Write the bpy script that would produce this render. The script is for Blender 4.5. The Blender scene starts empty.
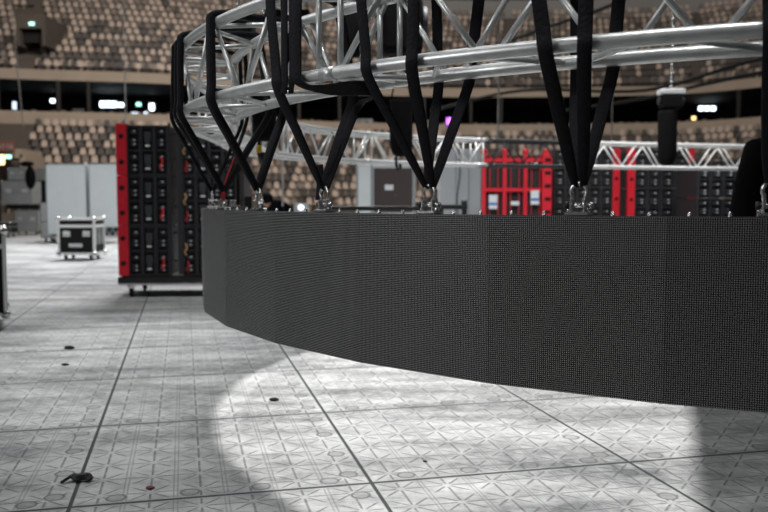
import bpy, bmesh, math, random
from mathutils import Vector, Matrix
random.seed(7)
R = math.radians
S = bpy.context.scene
COL = S.collection
F = 835.0                      # focal length in pixels of the 768 wide frame
EYE = 1.2                      # camera height

# ------------------------------------------------------------------ camera
cd = bpy.data.cameras.new('camera'); cam = bpy.data.objects.new('camera', cd); COL.objects.link(cam)
cam.location = (0, 0, EYE); cam.rotation_euler = (R(90) - math.atan(56 / F), 0, 0)
cd.sensor_width = 36; cd.lens = F / 768 * 36; cd.clip_end = 300
cd.dof.use_dof = True; cd.dof.focus_distance = 2.9; cd.dof.aperture_fstop = 2.9
S.camera = cam
# ------------------------------------------------------------------ world, lights, exposure
w = bpy.data.worlds.new('hall'); S.world = w; w.use_nodes = True
w.node_tree.nodes['Background'].inputs[0].default_value = (.9, .95, 1, 1)
w.node_tree.nodes['Background'].inputs[1].default_value = .036
S.view_settings.view_transform = 'Standard'; S.view_settings.look = 'None'
S.view_settings.gamma = 1; S.view_settings.exposure = 0
S.view_settings.use_curve_mapping = False

def area(name, loc, target, size, power, col=(1, 1, 1), sy=None, spread=180):
    l = bpy.data.lights.new(name, 'AREA'); l.size = size; l.energy = power; l.color = col
    l.spread = R(spread)
    if sy: l.shape = 'RECTANGLE'; l.size_y = sy
    o = bpy.data.objects.new(name, l); COL.objects.link(o); o.location = loc
    o.rotation_euler = (Vector(target) - Vector(loc)).to_track_quat('-Z', 'Y').to_euler()
    return o
area('floodlight_hall', (-8.5, 7.5, 7.5), (-6, 9, 0), 4, 200, (.96, .98, 1))
area('floodlight_far', (-3, 27, 20), (-4.5, 18.5, 0), 9, 1350, (.97, .98, 1), spread=62)
area('floodlight_stand', (-4, 30, 26), (-4, 62, 9), 24, 9500, (1, .93, .86), 10)
area('front_fill', (-5.2, .6, 3.0), (.2, 2.7, .9), 2.0, 11, (.97, .98, 1), spread=60)  # unseen lamp added to lift the screen face from the camera side
area('cases_fill', (-8, 13, 8), (-8, 21, 1), 3, 115, (.97, .98, 1), spread=100)  # unseen lamp added to brighten the tall grey cabinets
for x_, y_, tx, ty, pw in ((1.0, 1.75, 1.05, 1.95, 1.9), (.45, 1.95, .5, 2.15, 1.9), (-.15, 2.35, -.05, 2.65, 1.9), (-.62, 2.9, -.5, 3.15, 2.0), (-1.05, 3.6, -.9, 3.85, 2.0)):
    area('truss_fill', (x_, y_, 3.6), (tx, ty, 1.7), .5, pw, (.98, .99, 1), spread=62)  # unseen lamps added just above the tubes to brighten the near truss
area('truss_fill', (.6, 8.0, 5.0), (.8, 9.6, 1.7), 1.2, 95, (.98, .99, 1), spread=110)  # this and the next are added to brighten the far truss
area('truss_fill', (3.6, 9.2, 5.0), (3.8, 10.8, 1.7), 1.2, 60, (.98, .99, 1), spread=110)
sl2 = bpy.data.lights.new('floor_wash', 'SPOT'); sl2.energy = 1700; sl2.spot_size = R(34); sl2.spot_blend = .8; sl2.shadow_soft_size = .2  # unseen soft spot added to brighten the floor beside the main patch
so2 = bpy.data.objects.new('floor_wash', sl2); COL.objects.link(so2); so2.location = (-3.6, 4.6, 9)
so2.rotation_euler = (Vector((-1.25, 6.3, 0)) - Vector((-3.6, 4.6, 9))).to_track_quat('-Z', 'Y').to_euler()
SPOT = Vector((2.05, 4.95, 10.0)); AIM = Vector((2.09, 5.05, 0))
sl = bpy.data.lights.new('stage_spot', 'SPOT'); sl.energy = 5000; sl.color = (1, .995, .97)
sl.spot_size = 2 * math.atan(3.12 / 10); sl.spot_blend = .06; sl.shadow_soft_size = .003
so = bpy.data.objects.new('stage_spot', sl); COL.objects.link(so); so.location = SPOT
so.rotation_euler = (AIM - SPOT).to_track_quat('-Z', 'Y').to_euler()

# ------------------------------------------------------------------ helpers
def tag(o, label=None, cat=None, group=None, kind=None):
    if label: o['label'] = label
    if cat: o['category'] = cat
    if group: o['group'] = group
    if kind: o['kind'] = kind
    return o

def empty(name, loc=(0, 0, 0), rz=0, parent=None):
    o = bpy.data.objects.new(name, None); COL.objects.link(o)
    o.location = loc; o.rotation_euler = (0, 0, rz); o.empty_display_size = .1
    if parent: o.parent = parent
    return o

def thing(name, label, cat, loc=(0, 0, 0), rz=0, group=None):
    return tag(empty(name, loc, rz), label, cat, group)

class MB:
    """collects shapes, builds ONE mesh object"""
    def __init__(s): s.v = []; s.f = []; s.m = []; s.sm = []
    def add(s, v, f, mi=0, smooth=False):
        b = len(s.v); s.v += [tuple(p) for p in v]
        for q in f: s.f.append([b + i for i in q]); s.m.append(mi); s.sm.append(smooth)
        return s
    def box(s, c, d, mi=0, rot=None):
        x, y, z = d[0] / 2, d[1] / 2, d[2] / 2
        P = [Vector((i * x, j * y, k * z)) for i in (-1, 1) for j in (-1, 1) for k in (-1, 1)]
        if rot: P = [rot @ p for p in P]
        c = Vector(c)
        return s.add([p + c for p in P], [(0, 1, 3, 2), (4, 6, 7, 5), (0, 4, 5, 1), (2, 3, 7, 6), (0, 2, 6, 4), (1, 5, 7, 3)], mi)
    def tube(s, path, r, n=10, mi=0, closed=False):
        P = [Vector(p) for p in path]; N = len(P); rings = []; up = None
        rr = r if isinstance(r, (list, tuple)) else [r] * N
        for i in range(N):
            if closed: t = P[(i + 1) % N] - P[i - 1]
            else: t = P[min(i + 1, N - 1)] - P[max(i - 1, 0)]
            t.normalize()
            if up is None:
                up = Vector((0, 0, 1)) if abs(t.z) < .9 else Vector((1, 0, 0))
            a = (up - t * up.dot(t)).normalized(); b = t.cross(a); up = a
            rings.append([P[i] + (a * math.cos(k * 2 * math.pi / n) + b * math.sin(k * 2 * math.pi / n)) * rr[i] for k in range(n)])
        v = [p for g in rings for p in g]; f = []
        for i in range(N if closed else N - 1):
            j = (i + 1) % N
            for k in range(n):
                f.append((i * n + k, i * n + (k + 1) % n, j * n + (k + 1) % n, j * n + k))
        s.add(v, f, mi, True)
        if not closed:
            b = len(s.v) - len(v)
            s.f.append([b + k for k in range(n)][::-1]); s.m.append(mi); s.sm.append(False)
            s.f.append([b + (N - 1) * n + k for k in range(n)]); s.m.append(mi); s.sm.append(False)
        return s
    def cyl(s, a, b, r, n=12, mi=0): return s.tube([a, b], r, n, mi)
    def ball(s, c, r, n=10, mi=0, sc=(1, 1, 1)):
        v = []; f = []; c = Vector(c)
        for i in range(n // 2 + 1):
            th = math.pi * i / (n // 2)
            for k in range(n):
                ph = 2 * math.pi * k / n
                v.append(c + Vector((r * sc[0] * math.sin(th) * math.cos(ph), r * sc[1] * math.sin(th) * math.sin(ph), r * sc[2] * math.cos(th))))
        for i in range(n // 2):
            for k in range(n): f.append((i * n + k, (i + 1) * n + k, (i + 1) * n + (k + 1) % n, i * n + (k + 1) % n))
        return s.add(v, f, mi, True)
    def strip(s, pts, wd, th, mi=0):
        """flat webbing: pts, list of (width vector half) and thickness"""
        N = len(pts); v = []; f = []
        for i in range(N):
            p = Vector(pts[i]); t = (Vector(pts[min(i + 1, N - 1)]) - Vector(pts[max(i - 1, 0)])).normalized()
            h = Vector(wd[i]); nrm = t.cross(h).normalized() * th / 2
            # eight sided soft section
            v += [p - h, p - h * .82 + nrm, p + h * .82 + nrm, p + h, p + h * .82 - nrm, p - h * .82 - nrm]
        n = 6
        for i in range(N - 1):
            for k in range(n): f.append((i * n + k, i * n + (k + 1) % n, (i + 1) * n + (k + 1) % n, (i + 1) * n + k))
        f.append(tuple(range(n))[::-1]); f.append(tuple((N - 1) * n + k for k in range(n)))
        return s.add(v, f, mi, True)
    def build(s, name, mats, parent=None, bevel=0, seg=2, loc=None, rz=0, fix=True):
        me = bpy.data.meshes.new(name); me.from_pydata(s.v, [], s.f)
        for m in (mats if isinstance(mats, (list, tuple)) else [mats]): me.materials.append(m)
        me.polygons.foreach_set('material_index', s.m); me.polygons.foreach_set('use_smooth', s.sm)
        if fix:
            bm = bmesh.new(); bm.from_mesh(me); bmesh.ops.recalc_face_normals(bm, faces=bm.faces); bm.to_mesh(me); bm.free()
        me.update()
        o = bpy.data.objects.new(name, me); COL.objects.link(o)
        if parent: o.parent = parent
        if loc is not None: o.location = loc
        if rz: o.rotation_euler = (0, 0, rz)
        if bevel:
            b = o.modifiers.new('bevel', 'BEVEL'); b.width = bevel; b.segments = seg; b.limit_method = 'ANGLE'; b.angle_limit = R(40)
        return o

def copy_tree(o, parent=None):
    c = o.copy(); COL.objects.link(c)
    if parent: c.parent = parent
    for ch in list(o.children): copy_tree(ch, c)
    return c

def cat_rom(P, n=10):
    P = [Vector(p) for p in P]; Q = [P[0] * 2 - P[1]] + P + [P[-1] * 2 - P[-2]]; out = []
    for i in range(1, len(Q) - 2):
        for k in range(n):
            t = k / n; a, b, c, d = Q[i - 1:i + 3]
            out.append(.5 * ((2 * b) + (c - a) * t + (2 * a - 5 * b + 4 * c - d) * t * t + (3 * b - a - 3 * c + d) * t ** 3))
    out.append(P[-1]); return out

# ------------------------------------------------------------------ materials
def mat(name, col, rough=.5, metal=0, noise=0, nscale=20, bump=0, emit=None, espow=0, spec=.5):
    m = bpy.data.materials.new(name); m.use_nodes = True; nt = m.node_tree; b = nt.nodes['Principled BSDF']
    b.inputs['Base Color'].default_value = (*col, 1); b.inputs['Roughness'].default_value = rough; b.inputs['Metallic'].default_value = metal
    b.inputs['Specular IOR Level'].default_value = spec
    if emit: b.inputs['Emission Color'].default_value = (*emit, 1); b.inputs['Emission Strength'].default_value = espow
    if noise or bump:
        tc = nt.nodes.new('ShaderNodeTexCoord'); n = nt.nodes.new('ShaderNodeTexNoise'); n.inputs['Scale'].default_value = nscale; n.inputs['Detail'].default_value = 5
        nt.links.new(tc.outputs['Object'], n.inputs['Vector'])
        if noise:
            mx = nt.nodes.new('ShaderNodeMix'); mx.data_type = 'RGBA'
            mx.inputs[6].default_value = (*[c * (1 - noise) for c in col], 1); mx.inputs[7].default_value = (*[min(1, c * (1 + noise)) for c in col], 1)
            nt.links.new(n.outputs['Fac'], mx.inputs[0]); nt.links.new(mx.outputs[2], b.inputs['Base Color'])
        if bump:
            bp = nt.nodes.new('ShaderNodeBump'); bp.inputs['Strength'].default_value = bump; bp.inputs['Distance'].default_value = .01
            nt.links.new(n.outputs['Fac'], bp.inputs['Height']); nt.links.new(bp.outputs[0], b.inputs['Normal'])
    return m

M = {}
RR = 3.12                      # radius of the curved screen
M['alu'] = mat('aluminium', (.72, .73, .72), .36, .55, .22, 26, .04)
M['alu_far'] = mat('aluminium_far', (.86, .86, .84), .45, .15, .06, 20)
M['weld'] = mat('weld', (.7, .7, .68), .5, .8, .25, 120, .3)
M['blackpipe'] = mat('black_pipe', (.02, .02, .022), .45)
M['chrome'] = mat('galvanised', (.75, .75, .73), .25, .95, .15, 60)
M['darkmetal'] = mat('dark_metal', (.03, .03, .032), .4, .3)
M['sling'] = mat('sling_webbing', (.0085, .0088, .011), .8, 0, .35, 90, .4, spec=.2)
M['redsling'] = mat('red_webbing', (.42, .012, .02), .6)
M['bag'] = mat('bag_fabric', (.006, .0058, .006), .9, 0, .4, 15, .5, spec=.15)
M['cab'] = mat('cabinet_black', (.018, .018, .019), .5)
M['cabframe'] = mat('cabinet_frame', (.030, .031, .035), .5)
M['white'] = mat('white_plastic', (.75, .76, .78), .4)
M['red'] = mat('red_paint', (.70, .012, .03), .45, 0, .12, 8)
M['plug'] = mat('plug_grey', (.05, .052, .058), .45); M['rub'] = mat('rubber', (.015, .015, .015), .8)
M['hole'] = mat('hole_black', (.006, .004, .004), .9)
M['grey'] = mat('grey_laminate', (.70, .75, .76), .5, 0, .08, 3)
M['greyd'] = mat('grey_edge', (.30, .33, .34), .45)
M['casegrey'] = mat('case_grey', (.42, .43, .42), .6, 0, .2, 6)
M['caseblack'] = mat('case_black', (.007, .007, .008), .6, spec=.25)
M['trim'] = mat('case_aluminium', (.85, .86, .85), .4, .25)
M['brown'] = mat('brown_panel', (.050, .034, .032), .6, 0, .1, 5)
M['offwhite'] = mat('offwhite_panel', (.58, .61, .62), .5, 0, .06, 3)
M['blue'] = mat('blue_print', (.03, .2, .55), .5)
M['yellow'] = mat('yellow_paint', (.75, .5, .02), .5)
M['skin'] = mat('skin', (.55, .30, .2), .55)
M['hair'] = mat('hair', (.02, .014, .01), .7)
M['hood'] = mat('hoodie_fabric', (.0045, .0045, .006), .95, 0, .2, 40, .4, spec=.08)
M['trouser'] = mat('trouser_fabric', (.012, .012, .016), .9)
M['shoe'] = mat('shoe_leather', (.015, .014, .014), .6)
M['concrete'] = mat('beige_concrete', (.40, .325, .255), .8, 0, .12, 1.2)
M['terrace'] = mat('terrace_concrete', (.115, .095, .078), .85, 0, .2, 1.0)
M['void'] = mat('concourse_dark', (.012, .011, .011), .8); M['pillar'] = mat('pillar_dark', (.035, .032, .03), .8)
M['fasc'] = mat('grey_fascia', (.30, .29, .28), .8)
M['seat_l'] = mat('seat_beige', (.56, .45, .375), .6)
M['seat_m'] = mat('seat_taupe', (.25, .205, .175), .6)
M['seat_d'] = mat('seat_charcoal', (.088, .076, .070), .6)
M['lamp'] = mat('lamp_white', (.8, .9, 1), .4, emit=(.78, .92, 1), espow=5)
M['lampdim'] = mat('lamp_white_dim', (.8, .9, 1), .4, emit=(.75, .88, 1), espow=1.6)
M['lampwarm'] = mat('lamp_warm', (1, .8, .5), .4, emit=(1, .66, .25), espow=3)
M['lampgreen'] = mat('lamp_green', (.5, 1, .8), .4, emit=(.45, 1, .8), espow=2.2)
M['lamppurple'] = mat('lamp_purple', (.6, .2, 1), .4, emit=(.5, .12, 1), espow=3)
M['signred'] = mat('sign_red', (.20, .075, .06), .7)
M['signtext'] = mat('sign_text', (.45, .38, .34), .7)
M['steelwire'] = mat('steel_wire', (.42, .40, .37), .4, .3)
M['wood'] = mat('raw_ply', (.45, .27, .13), .7, 0, .2, 12)
M['litter'] = mat('litter_brown', (.2, .07, .05), .8)

def math_node(nt, op, a, b=None, c=None):
    n = nt.nodes.new('ShaderNodeMath'); n.operation = op
    for i, x in enumerate((a, b, c)):
        if x is None: continue
        if isinstance(x, (int, float)): n.inputs[i].default_value = x
        else: nt.links.new(x, n.inputs[i])
    return n.outputs[0]

def smooth(nt, x, lo, hi):
    n = nt.nodes.new('ShaderNodeMapRange'); n.interpolation_type = 'SMOOTHSTEP'
    nt.links.new(x, n.inputs[0]); n.inputs[1].default_value = lo; n.inputs[2].default_value = hi
    n.inputs[3].default_value = 0; n.inputs[4].default_value = 1
    return n.outputs[0]

TILE = 1.21; TROT = R(13.5); TORG = (-.053, 3.476)
def floor_material():
    m = bpy.data.materials.new('event_floor_tiles'); m.use_nodes = True; nt = m.node_tree; b = nt.nodes['Principled BSDF']; L = nt.links.new
    k = lambda op, a, bb=None, c=None: math_node(nt, op, a, bb, c)
    tc = nt.nodes.new('ShaderNodeTexCoord'); mp = nt.nodes.new('ShaderNodeMapping'); mp.vector_type = 'TEXTURE'
    mp.inputs['Location'].default_value = (*TORG, 0); mp.inputs['Rotation'].default_value = (0, 0, TROT); mp.inputs['Scale'].default_value = (TILE,) * 3
    L(tc.outputs['Object'], mp.inputs['Vector']); sp = nt.nodes.new('ShaderNodeSeparateXYZ'); L(mp.outputs[0], sp.inputs[0])
    u, v = sp.outputs[0], sp.outputs[1]
    near = lambda x: k('ABSOLUTE', k('SUBTRACT', k('FRACT', k('ADD', x, .5)), .5))     # distance to the next whole number
    su, sv = near(u), near(v)
    seam_u = k('SUBTRACT', 1, smooth(nt, su, .0035, .0085)); seam_v = k('SUBTRACT', 1, smooth(nt, sv, .004, .011))
    seam = k('MAXIMUM', seam_u, seam_v)
    lip = k('SUBTRACT', smooth(nt, k('MINIMUM', su, sv), .012, .02), 0)               # flat border strip beside the joints
    # six by six star cells
    cu = k('SUBTRACT', k('FRACT', k('MULTIPLY', u, 6)), .5); cv = k('SUBTRACT', k('FRACT', k('MULTIPLY', v, 6)), .5)
    r = k('SQRT', k('ADD', k('MULTIPLY', cu, cu), k('MULTIPLY', cv, cv)))
    a = k('ARCTAN2', cv, cu); kk = k('DIVIDE', a, math.pi / 4)
    fo = k('MULTIPLY', near(kk), math.pi / 4); dist = k('MULTIPLY', r, k('SINE', fo))
    groove = k('MULTIPLY', k('SUBTRACT', 1, smooth(nt, dist, .010, .034)), k('MULTIPLY', smooth(nt, r, .07, .13), k('SUBTRACT', 1, smooth(nt, r, .44, .60))))
    eu = k('ABSOLUTE', k('SUBTRACT', k('ABSOLUTE', cu), .46)); rib = k('SUBTRACT', 1, smooth(nt, eu, .008, .022))
    n0 = nt.nodes.new('ShaderNodeTexNoise'); n0.inputs['Scale'].default_value = 2.3; n0.inputs['Detail'].default_value = 6; L(tc.outputs['Object'], n0.inputs['Vector'])
    gm = k('MULTIPLY', k('MAXIMUM', groove, k('MULTIPLY', rib, .5)), lip)
    # twist lock discs along the joints
    dv = k('ABSOLUTE', k('SUBTRACT', k('FRACT', v), .5)); du = k('ADD', k('SUBTRACT', k('FRACT', u), 1), .062)
    def disc(x, y, y0):
        d = k('SUBTRACT', y, y0); return k('SQRT', k('ADD', k('MULTIPLY', x, x), k('MULTIPLY', d, d)))
    d1 = k('MINIMUM', disc(du, dv, .39), disc(du, dv, .14))
    du2 = k('ABSOLUTE', k('SUBTRACT', k('FRACT', u), .5)); dv2 = k('SUBTRACT', k('FRACT', v), .055)
    d2 = k('MINIMUM', disc(dv2, du2, .36), disc(dv2, du2, .12)); dd = k('MINIMUM', d1, d2)
    ring = k('SUBTRACT', 1, smooth(nt, k('ABSOLUTE', k('SUBTRACT', dd, .031)), .002, .006)); inside = k('SUBTRACT', 1, smooth(nt, dd, .028, .034))
    gm = k('MULTIPLY', gm, k('SUBTRACT', 1, inside))
    # colours
    n1 = nt.nodes.new('ShaderNodeTexNoise'); n1.inputs['Scale'].default_value = 1.1; n1.inputs['Detail'].default_value = 7; n1.inputs['Roughness'].default_value = .65
    mp2 = nt.nodes.new('ShaderNodeMapping'); mp2.inputs['Rotation'].default_value = (0, 0, R(-8)); mp2.inputs['Scale'].default_value = (.55, 1.9, 1)
    L(tc.outputs['Object'], mp2.inputs['Vector']); L(mp2.outputs[0], n1.inputs['Vector'])
    n2 = nt.nodes.new('ShaderNodeTexNoise'); n2.inputs['Scale'].default_value = 9; n2.inputs['Detail'].default_value = 8; n2.inputs['Roughness'].default_value = .7; L(tc.outputs['Object'], n2.inputs['Vector'])
    cr = nt.nodes.new('ShaderNodeValToRGB'); e = cr.color_ramp.elements
    e[0].position = .38; e[0].color = (.15, .155, .16, 1); e[1].position = .57; e[1].color = (.64, .645, .635, 1)
    n3 = nt.nodes.new('ShaderNodeTexNoise'); n3.inputs['Scale'].default_value = 34; n3.inputs['Detail'].default_value = 6; n3.inputs['Roughness'].default_value = .75; L(mp2.outputs[0], n3.inputs['Vector'])
    L(k('ADD', k('ADD', k('MULTIPLY', n1.outputs['Fac'], .58), k('MULTIPLY', n2.outputs['Fac'], .26)), k('MULTIPLY', n3.outputs['Fac'], .16)), cr.inputs[0])
    def darken(col, fac, amount, tint=(.1, .1, .1, 1)):
        mx = nt.nodes.new('ShaderNodeMix'); mx.data_type = 'RGBA'; L(k('MULTIPLY', fac, amount), mx.inputs[0]); L(col, mx.inputs[6]); mx.inputs[7].default_value = tint
        return mx.outputs[2]
    c = darken(cr.outputs[0], k('MULTIPLY', gm, k('ADD', .35, k('MULTIPLY', smooth(nt, n3.outputs['Fac'], .35, .62), .65))), .8); c = darken(c, k('MULTIPLY', inside, smooth(nt, n2.outputs['Fac'], .3, .6)), .45); smear = k('MULTIPLY', k('SUBTRACT', 1, smooth(nt, sv, .008, .06)), smooth(nt, n1.outputs['Fac'], .42, .62)); c = darken(c, smear, .5); c = darken(c, ring, .6); c = darken(c, seam, .93, (.03, .035, .038, 1))
    L(c, b.inputs['Base Color'])
    L(k('ADD', .50, k('MULTIPLY', n2.outputs['Fac'], .3)), b.inputs['Roughness']); b.inputs['Specular IOR Level'].default_value = .22
    h = k('SUBTRACT', 1, k('MAXIMUM', k('MAXIMUM', k('MULTIPLY', gm, .55), seam), k('MULTIPLY', ring, .6)))
    h = k('ADD', h, k('MULTIPLY', n2.outputs['Fac'], .25))
    bp = nt.nodes.new('ShaderNodeBump'); bp.inputs['Strength'].default_value = .8; bp.inputs['Distance'].default_value = .008; L(h, bp.inputs['Height']); L(bp.outputs[0], b.inputs['Normal'])
    return m

def led_material():
    m = bpy.data.materials.new('led_pixels'); m.use_nodes = True; nt = m.node_tree; b = nt.nodes['Principled BSDF']
    k = lambda op, a, bb=None: math_node(nt, op, a, bb)
    tc = nt.nodes.new('ShaderNodeTexCoord'); sp = nt.nodes.new('ShaderNodeSeparateXYZ'); nt.links.new(tc.outputs['Object'], sp.inputs[0])
    px_, pz_ = 2 * RR * math.sin(R(9.35) / 2) / 86, .505 / 85         # pixel pitch, whole pixels on every cabinet
    cell = lambda x, p: k('ABSOLUTE', k('SUBTRACT', k('FRACT', k('DIVIDE', x, p)), .5))
    d = k('MAXIMUM', cell(k('ADD', sp.outputs[0], 43 * px_), px_), cell(k('ADD', sp.outputs[2], 42.5 * pz_), pz_)); fac = k('LESS_THAN', d, .20)
    mx = nt.nodes.new('ShaderNodeMix'); mx.data_type = 'RGBA'; nt.links.new(fac, mx.inputs[0])
    mx.inputs[6].default_value = (.016, .017, .016, 1); mx.inputs[7].default_value = (.62, .63, .61, 1)
    nt.links.new(mx.outputs[2], b.inputs['Base Color']); b.inputs['Roughness'].default_value = .5; b.inputs['Specular IOR Level'].default_value = .3
    return m
M['led'] = led_material()

# ------------------------------------------------------------------ setting: floor
fl = MB().add([(-70, -12, 0), (70, -12, 0), (70, 75, 0), (-70, 75, 0)], [(0, 1, 2, 3)]).build('floor', floor_material()); tag(fl, kind='structure')

# ------------------------------------------------------------------ setting: seating bowl round the hall (polar about the hall's mouth)
BOWL = [(-400, 49), (-150, 53), (0, 56.5), (165, 58.8), (350, 65), (450, 66.8), (560, 66.4), (690, 65), (768, 59.7), (930, 53), (1150, 48)]
BOWL = [(math.atan((p - 384) / F), d) for p, d in BOWL]
def bowl_d(phi):
    if phi <= BOWL[0][0]: return BOWL[0][1]
    for (a, d), (a2, d2) in zip(BOWL, BOWL[1:]):
        if phi <= a2:
            t = (phi - a) / (a2 - a); return d + (d2 - d) * t
    return BOWL[-1][1]
PHI0, PHI1 = R(-40), R(40)
def bowl_pt(phi, off, z):
    d = (bowl_d(phi - .04) + bowl_d(phi) + bowl_d(phi + .04)) / 3 / math.cos(phi) * math.cos(phi) + off   # depth along the hall
    return Vector((d * math.tan(phi), d, z))
def sweep(name, profile, m, n=90):
    mb = MB(); v = []; f = []; k = len(profile)
    for i in range(n + 1):
        phi = PHI0 + (PHI1 - PHI0) * i / n
        v += [bowl_pt(phi, o, z) for o, z in profile]
    for i in range(n):
        for j in range(k - 1): f.append((i * k + j, (i + 1) * k + j, (i + 1) * k + j + 1, i * k + j + 1))
    o = mb.add(v, f).build(name, m); tag(o, kind='structure'); return o
UR, UZ, UN = .75, .62, 14      # upper tier run, rise, rows
LR, LZ, LN = .80, .52, 11      # lower tier
up = [(0, 9.95)]
for i in range(UN): up += [(.25 + i * UR, 9.5 + i * UZ + (.45 if i == 0 else 0)), (.25 + (i + 1) * UR, 9.5 + i * UZ + (.45 if i == 0 else 0))]
sweep('upper_stand_terrace', up, M['terrace'])
sweep('grey_top_fascia', [(.25 + UN * UR, 9.5 + (UN - 1) * UZ), (.25 + UN * UR, 18.0), (.2 + UN * UR, 19.3), (2 + UN * UR, 19.6)], M['fasc'])
sweep('trim_1', [(.25, 9.3), (0, 9.3), (0, 10.0), (.12, 10.0), (.12, 9.9)], M['concrete'])     # balcony front
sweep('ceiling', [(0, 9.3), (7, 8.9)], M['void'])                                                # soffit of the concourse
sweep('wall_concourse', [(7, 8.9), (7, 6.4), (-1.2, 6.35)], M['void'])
sweep('trim_2', [(-1.2, 6.3), (-1.2, 7.05), (-1.35, 7.05), (-1.35, 6.2)], M['concrete'])        # parapet under the concourse
low = [(-1.4, 6.2)]
for i in range(LN): low += [(-1.4 - i * LR, 5.7 - i * LZ), (-1.4 - (i + 1) * LR, 5.7 - i * LZ)]
low += [(low[-1][0], 0)]
sweep('lower_stand_terrace', low, M['terrace'])

def px_of(p): return 384 + F * p.x / p.y, 200 - F * (p.z - EYE) / p.y

def seat_mesh_data():
    mb = MB()
    rb = Matrix.Rotation(R(-10), 3, 'X')
    for x0, x1, z0, z1 in ((-.18, .18, .40, .74), (-.14, .14, .74, .84)):
        mb.box(((x0 + x1) / 2, .16, (z0 + z1) / 2), (x1 - x0, .05, z1 - z0), 0, rb)
    mb.box((0, .02, .44), (.36, .22, .06)); mb.box((0, .06, .2), (.06, .1, .4)); return mb
proto = {}
for kname in 'lmd':
    o = seat_mesh_data().build('stadium_seat', M['seat_' + kname], bevel=0); proto[kname] = o
    me = o.data; bpy.data.objects.remove(o); proto[kname] = me
def in_gap(px, py, tier, row):
    if tier == 'u':
        if 22 < px < 50 and 8 < py < 48: return True
        c = 33 - (45 - py) * -.08 if py > 45 else 33 + (45 - py) * .30
        if abs(px - c) < (10 if py > 45 else 7): return True
        for a in (322, 508, 690):
            if abs(px - a) < 4: return True
    else:
        if -50 < px < 34 and 122 < py < 190: return True
        for a in (178, 330, 470, 610):
            if abs(px - a) < 5: return True
    return False
cand = []
for tier in 'ul':
    for i in range(UN if tier == 'u' else LN):
        off = (.25 + (i + .55) * UR) if tier == 'u' else (-1.4 - (i + .45) * LR)
        z = (9.5 + i * UZ + (.45 if i == 0 else 0)) if tier == 'u' else 5.7 - i * LZ
        phi = R(-29)
        while phi < R(29):
            p = bowl_pt(phi, off, z); q = bowl_pt(phi + .002, off, z)
            phi += .0020 * .54 / (q - p).length
            px, py = px_of(p + Vector((0, 0, .6)))
            if px < -60 or px > 830 or py < -45: continue
            if in_gap(px, py, tier, i): continue
            ang = math.atan2(q.y - p.y, q.x - p.x)
            r_ = random.random()
            if tier == 'u':
                pl = .16 + .05 * i if i < 5 else (.48 if i < 8 else .62); pm = .35
                pm = .20 if i < 5 else .34
            else: pl, pm = .42, .20
            kd = 'l' if r_ < pl else ('m' if r_ < pl + pm else 'd')
            cand.append((p, ang, kd, tier, px, py))
vis = [c for c in cand if 2 < c[4] < 766 and (c[5] < 60 or 112 < c[5] < 160) and not (112 < c[4] < 232 and c[5] > 60) and (c[4] < 170 or c[5] > 112) and not (230 < c[4] and c[5] > 150) and not (44 < c[4] < 118 and c[5] > 156) and not (c[4] < 40 and c[5] > 146)
       and not (c[4] > 725 and c[5] > 125)]
vis.sort(key=lambda c: c[0].length)
solo = set(id(c) for c in vis[:296])
word = {'l': 'pale beige', 'm': 'taupe', 'd': 'charcoal'}
for c in vis[:296]:
    o = bpy.data.objects.new('stadium_seat', proto[c[2]]); COL.objects.link(o); o.location = c[0]; o.rotation_euler = (0, 0, c[1])
    t = 'lower tier below the dark concourse' if c[3] == 'l' else 'upper tier above the beige balcony'
    tag(o, '%s stadium seat among others in the %s' % (word[c[2]], t), 'seat', '%s seats in the %s' % (word[c[2]], t))
phi = R(-26)
while phi < R(26):
    p = bowl_pt(phi, -.7, 6.36); q = bowl_pt(phi + .002, -.7, 6.36); phi += .0020 * .62 / (q - p).length
    if random.random() < .75: cand.append((p, math.atan2(q.y - p.y, q.x - p.x) + math.pi, random.choice('ddm'), 'c', 0, 0))
mb = MB(); base = seat_mesh_data()
for c in cand:
    if id(c) in solo: continue
    rm = Matrix.Rotation(c[1], 3, 'Z')
    mb.add([rm @ Vector(v) + c[0] for v in base.v], base.f, 'lmd'.index(c[2]))
tag(mb.build('stadium_seats', [M['seat_l'], M['seat_m'], M['seat_d']], fix=False), 'thousands of small beige and charcoal seats filling both stand tiers', 'seats', kind='stuff')

# concourse lamps, columns
def lamp(px, y, w_, h_, m, label, cat='lamp', d=None, group=None):
    phi = math.atan((px - 384) / F); p = bowl_pt(phi, 4.5, 0); 
    if d: p = Vector((d * math.tan(phi), d, 0))
    z = EYE + (200 - y) / F * p.y
    o = thing('wall_lamp', label, cat, (p.x, p.y, z), 0, group)
    MB().box((0, .08, 0), (w_ * 1.15, .1, h_ * 1.2)).build('housing', M['darkmetal'], o)
    MB().box((0, 0, 0), (w_, .08, h_)).build('diffuser', M[m], o, bevel=.02)
    return o
lamp(111, 105.5, 1.25, .42, 'lamp', 'long bright white lamp inside the dark concourse, the widest one')
lamp(123, 106, .45, .3, 'lamp', 'short white lamp directly beside the widest concourse lamp')
lamp(18, 108, .28, .75, 'lampdim', 'tall narrow white lamp at the end of the concourse')
lamp(28, 117, .22, .75, 'lampdim', 'low upright white lamp just below the tall narrow concourse lamp')
lamp(56, 102, .32, .26, 'lamp', 'small lone white lamp high in the concourse over the grey cabinets')
lamp(141, 105.5, .36, .26, 'lampgreen', 'green tinted lamp in the concourse over the red sided rack')
lamp(154, 108, .36, .5, 'lamp', 'squarish white lamp in the concourse closest to the curved truss')
lamp(137, 115, .5, .26, 'lampdim', 'dim flat white lamp low under the green concourse lamp')
lamp(148, 116, .3, .5, 'lampdim', 'dim upright white lamp low under the squarish concourse lamp')
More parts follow.
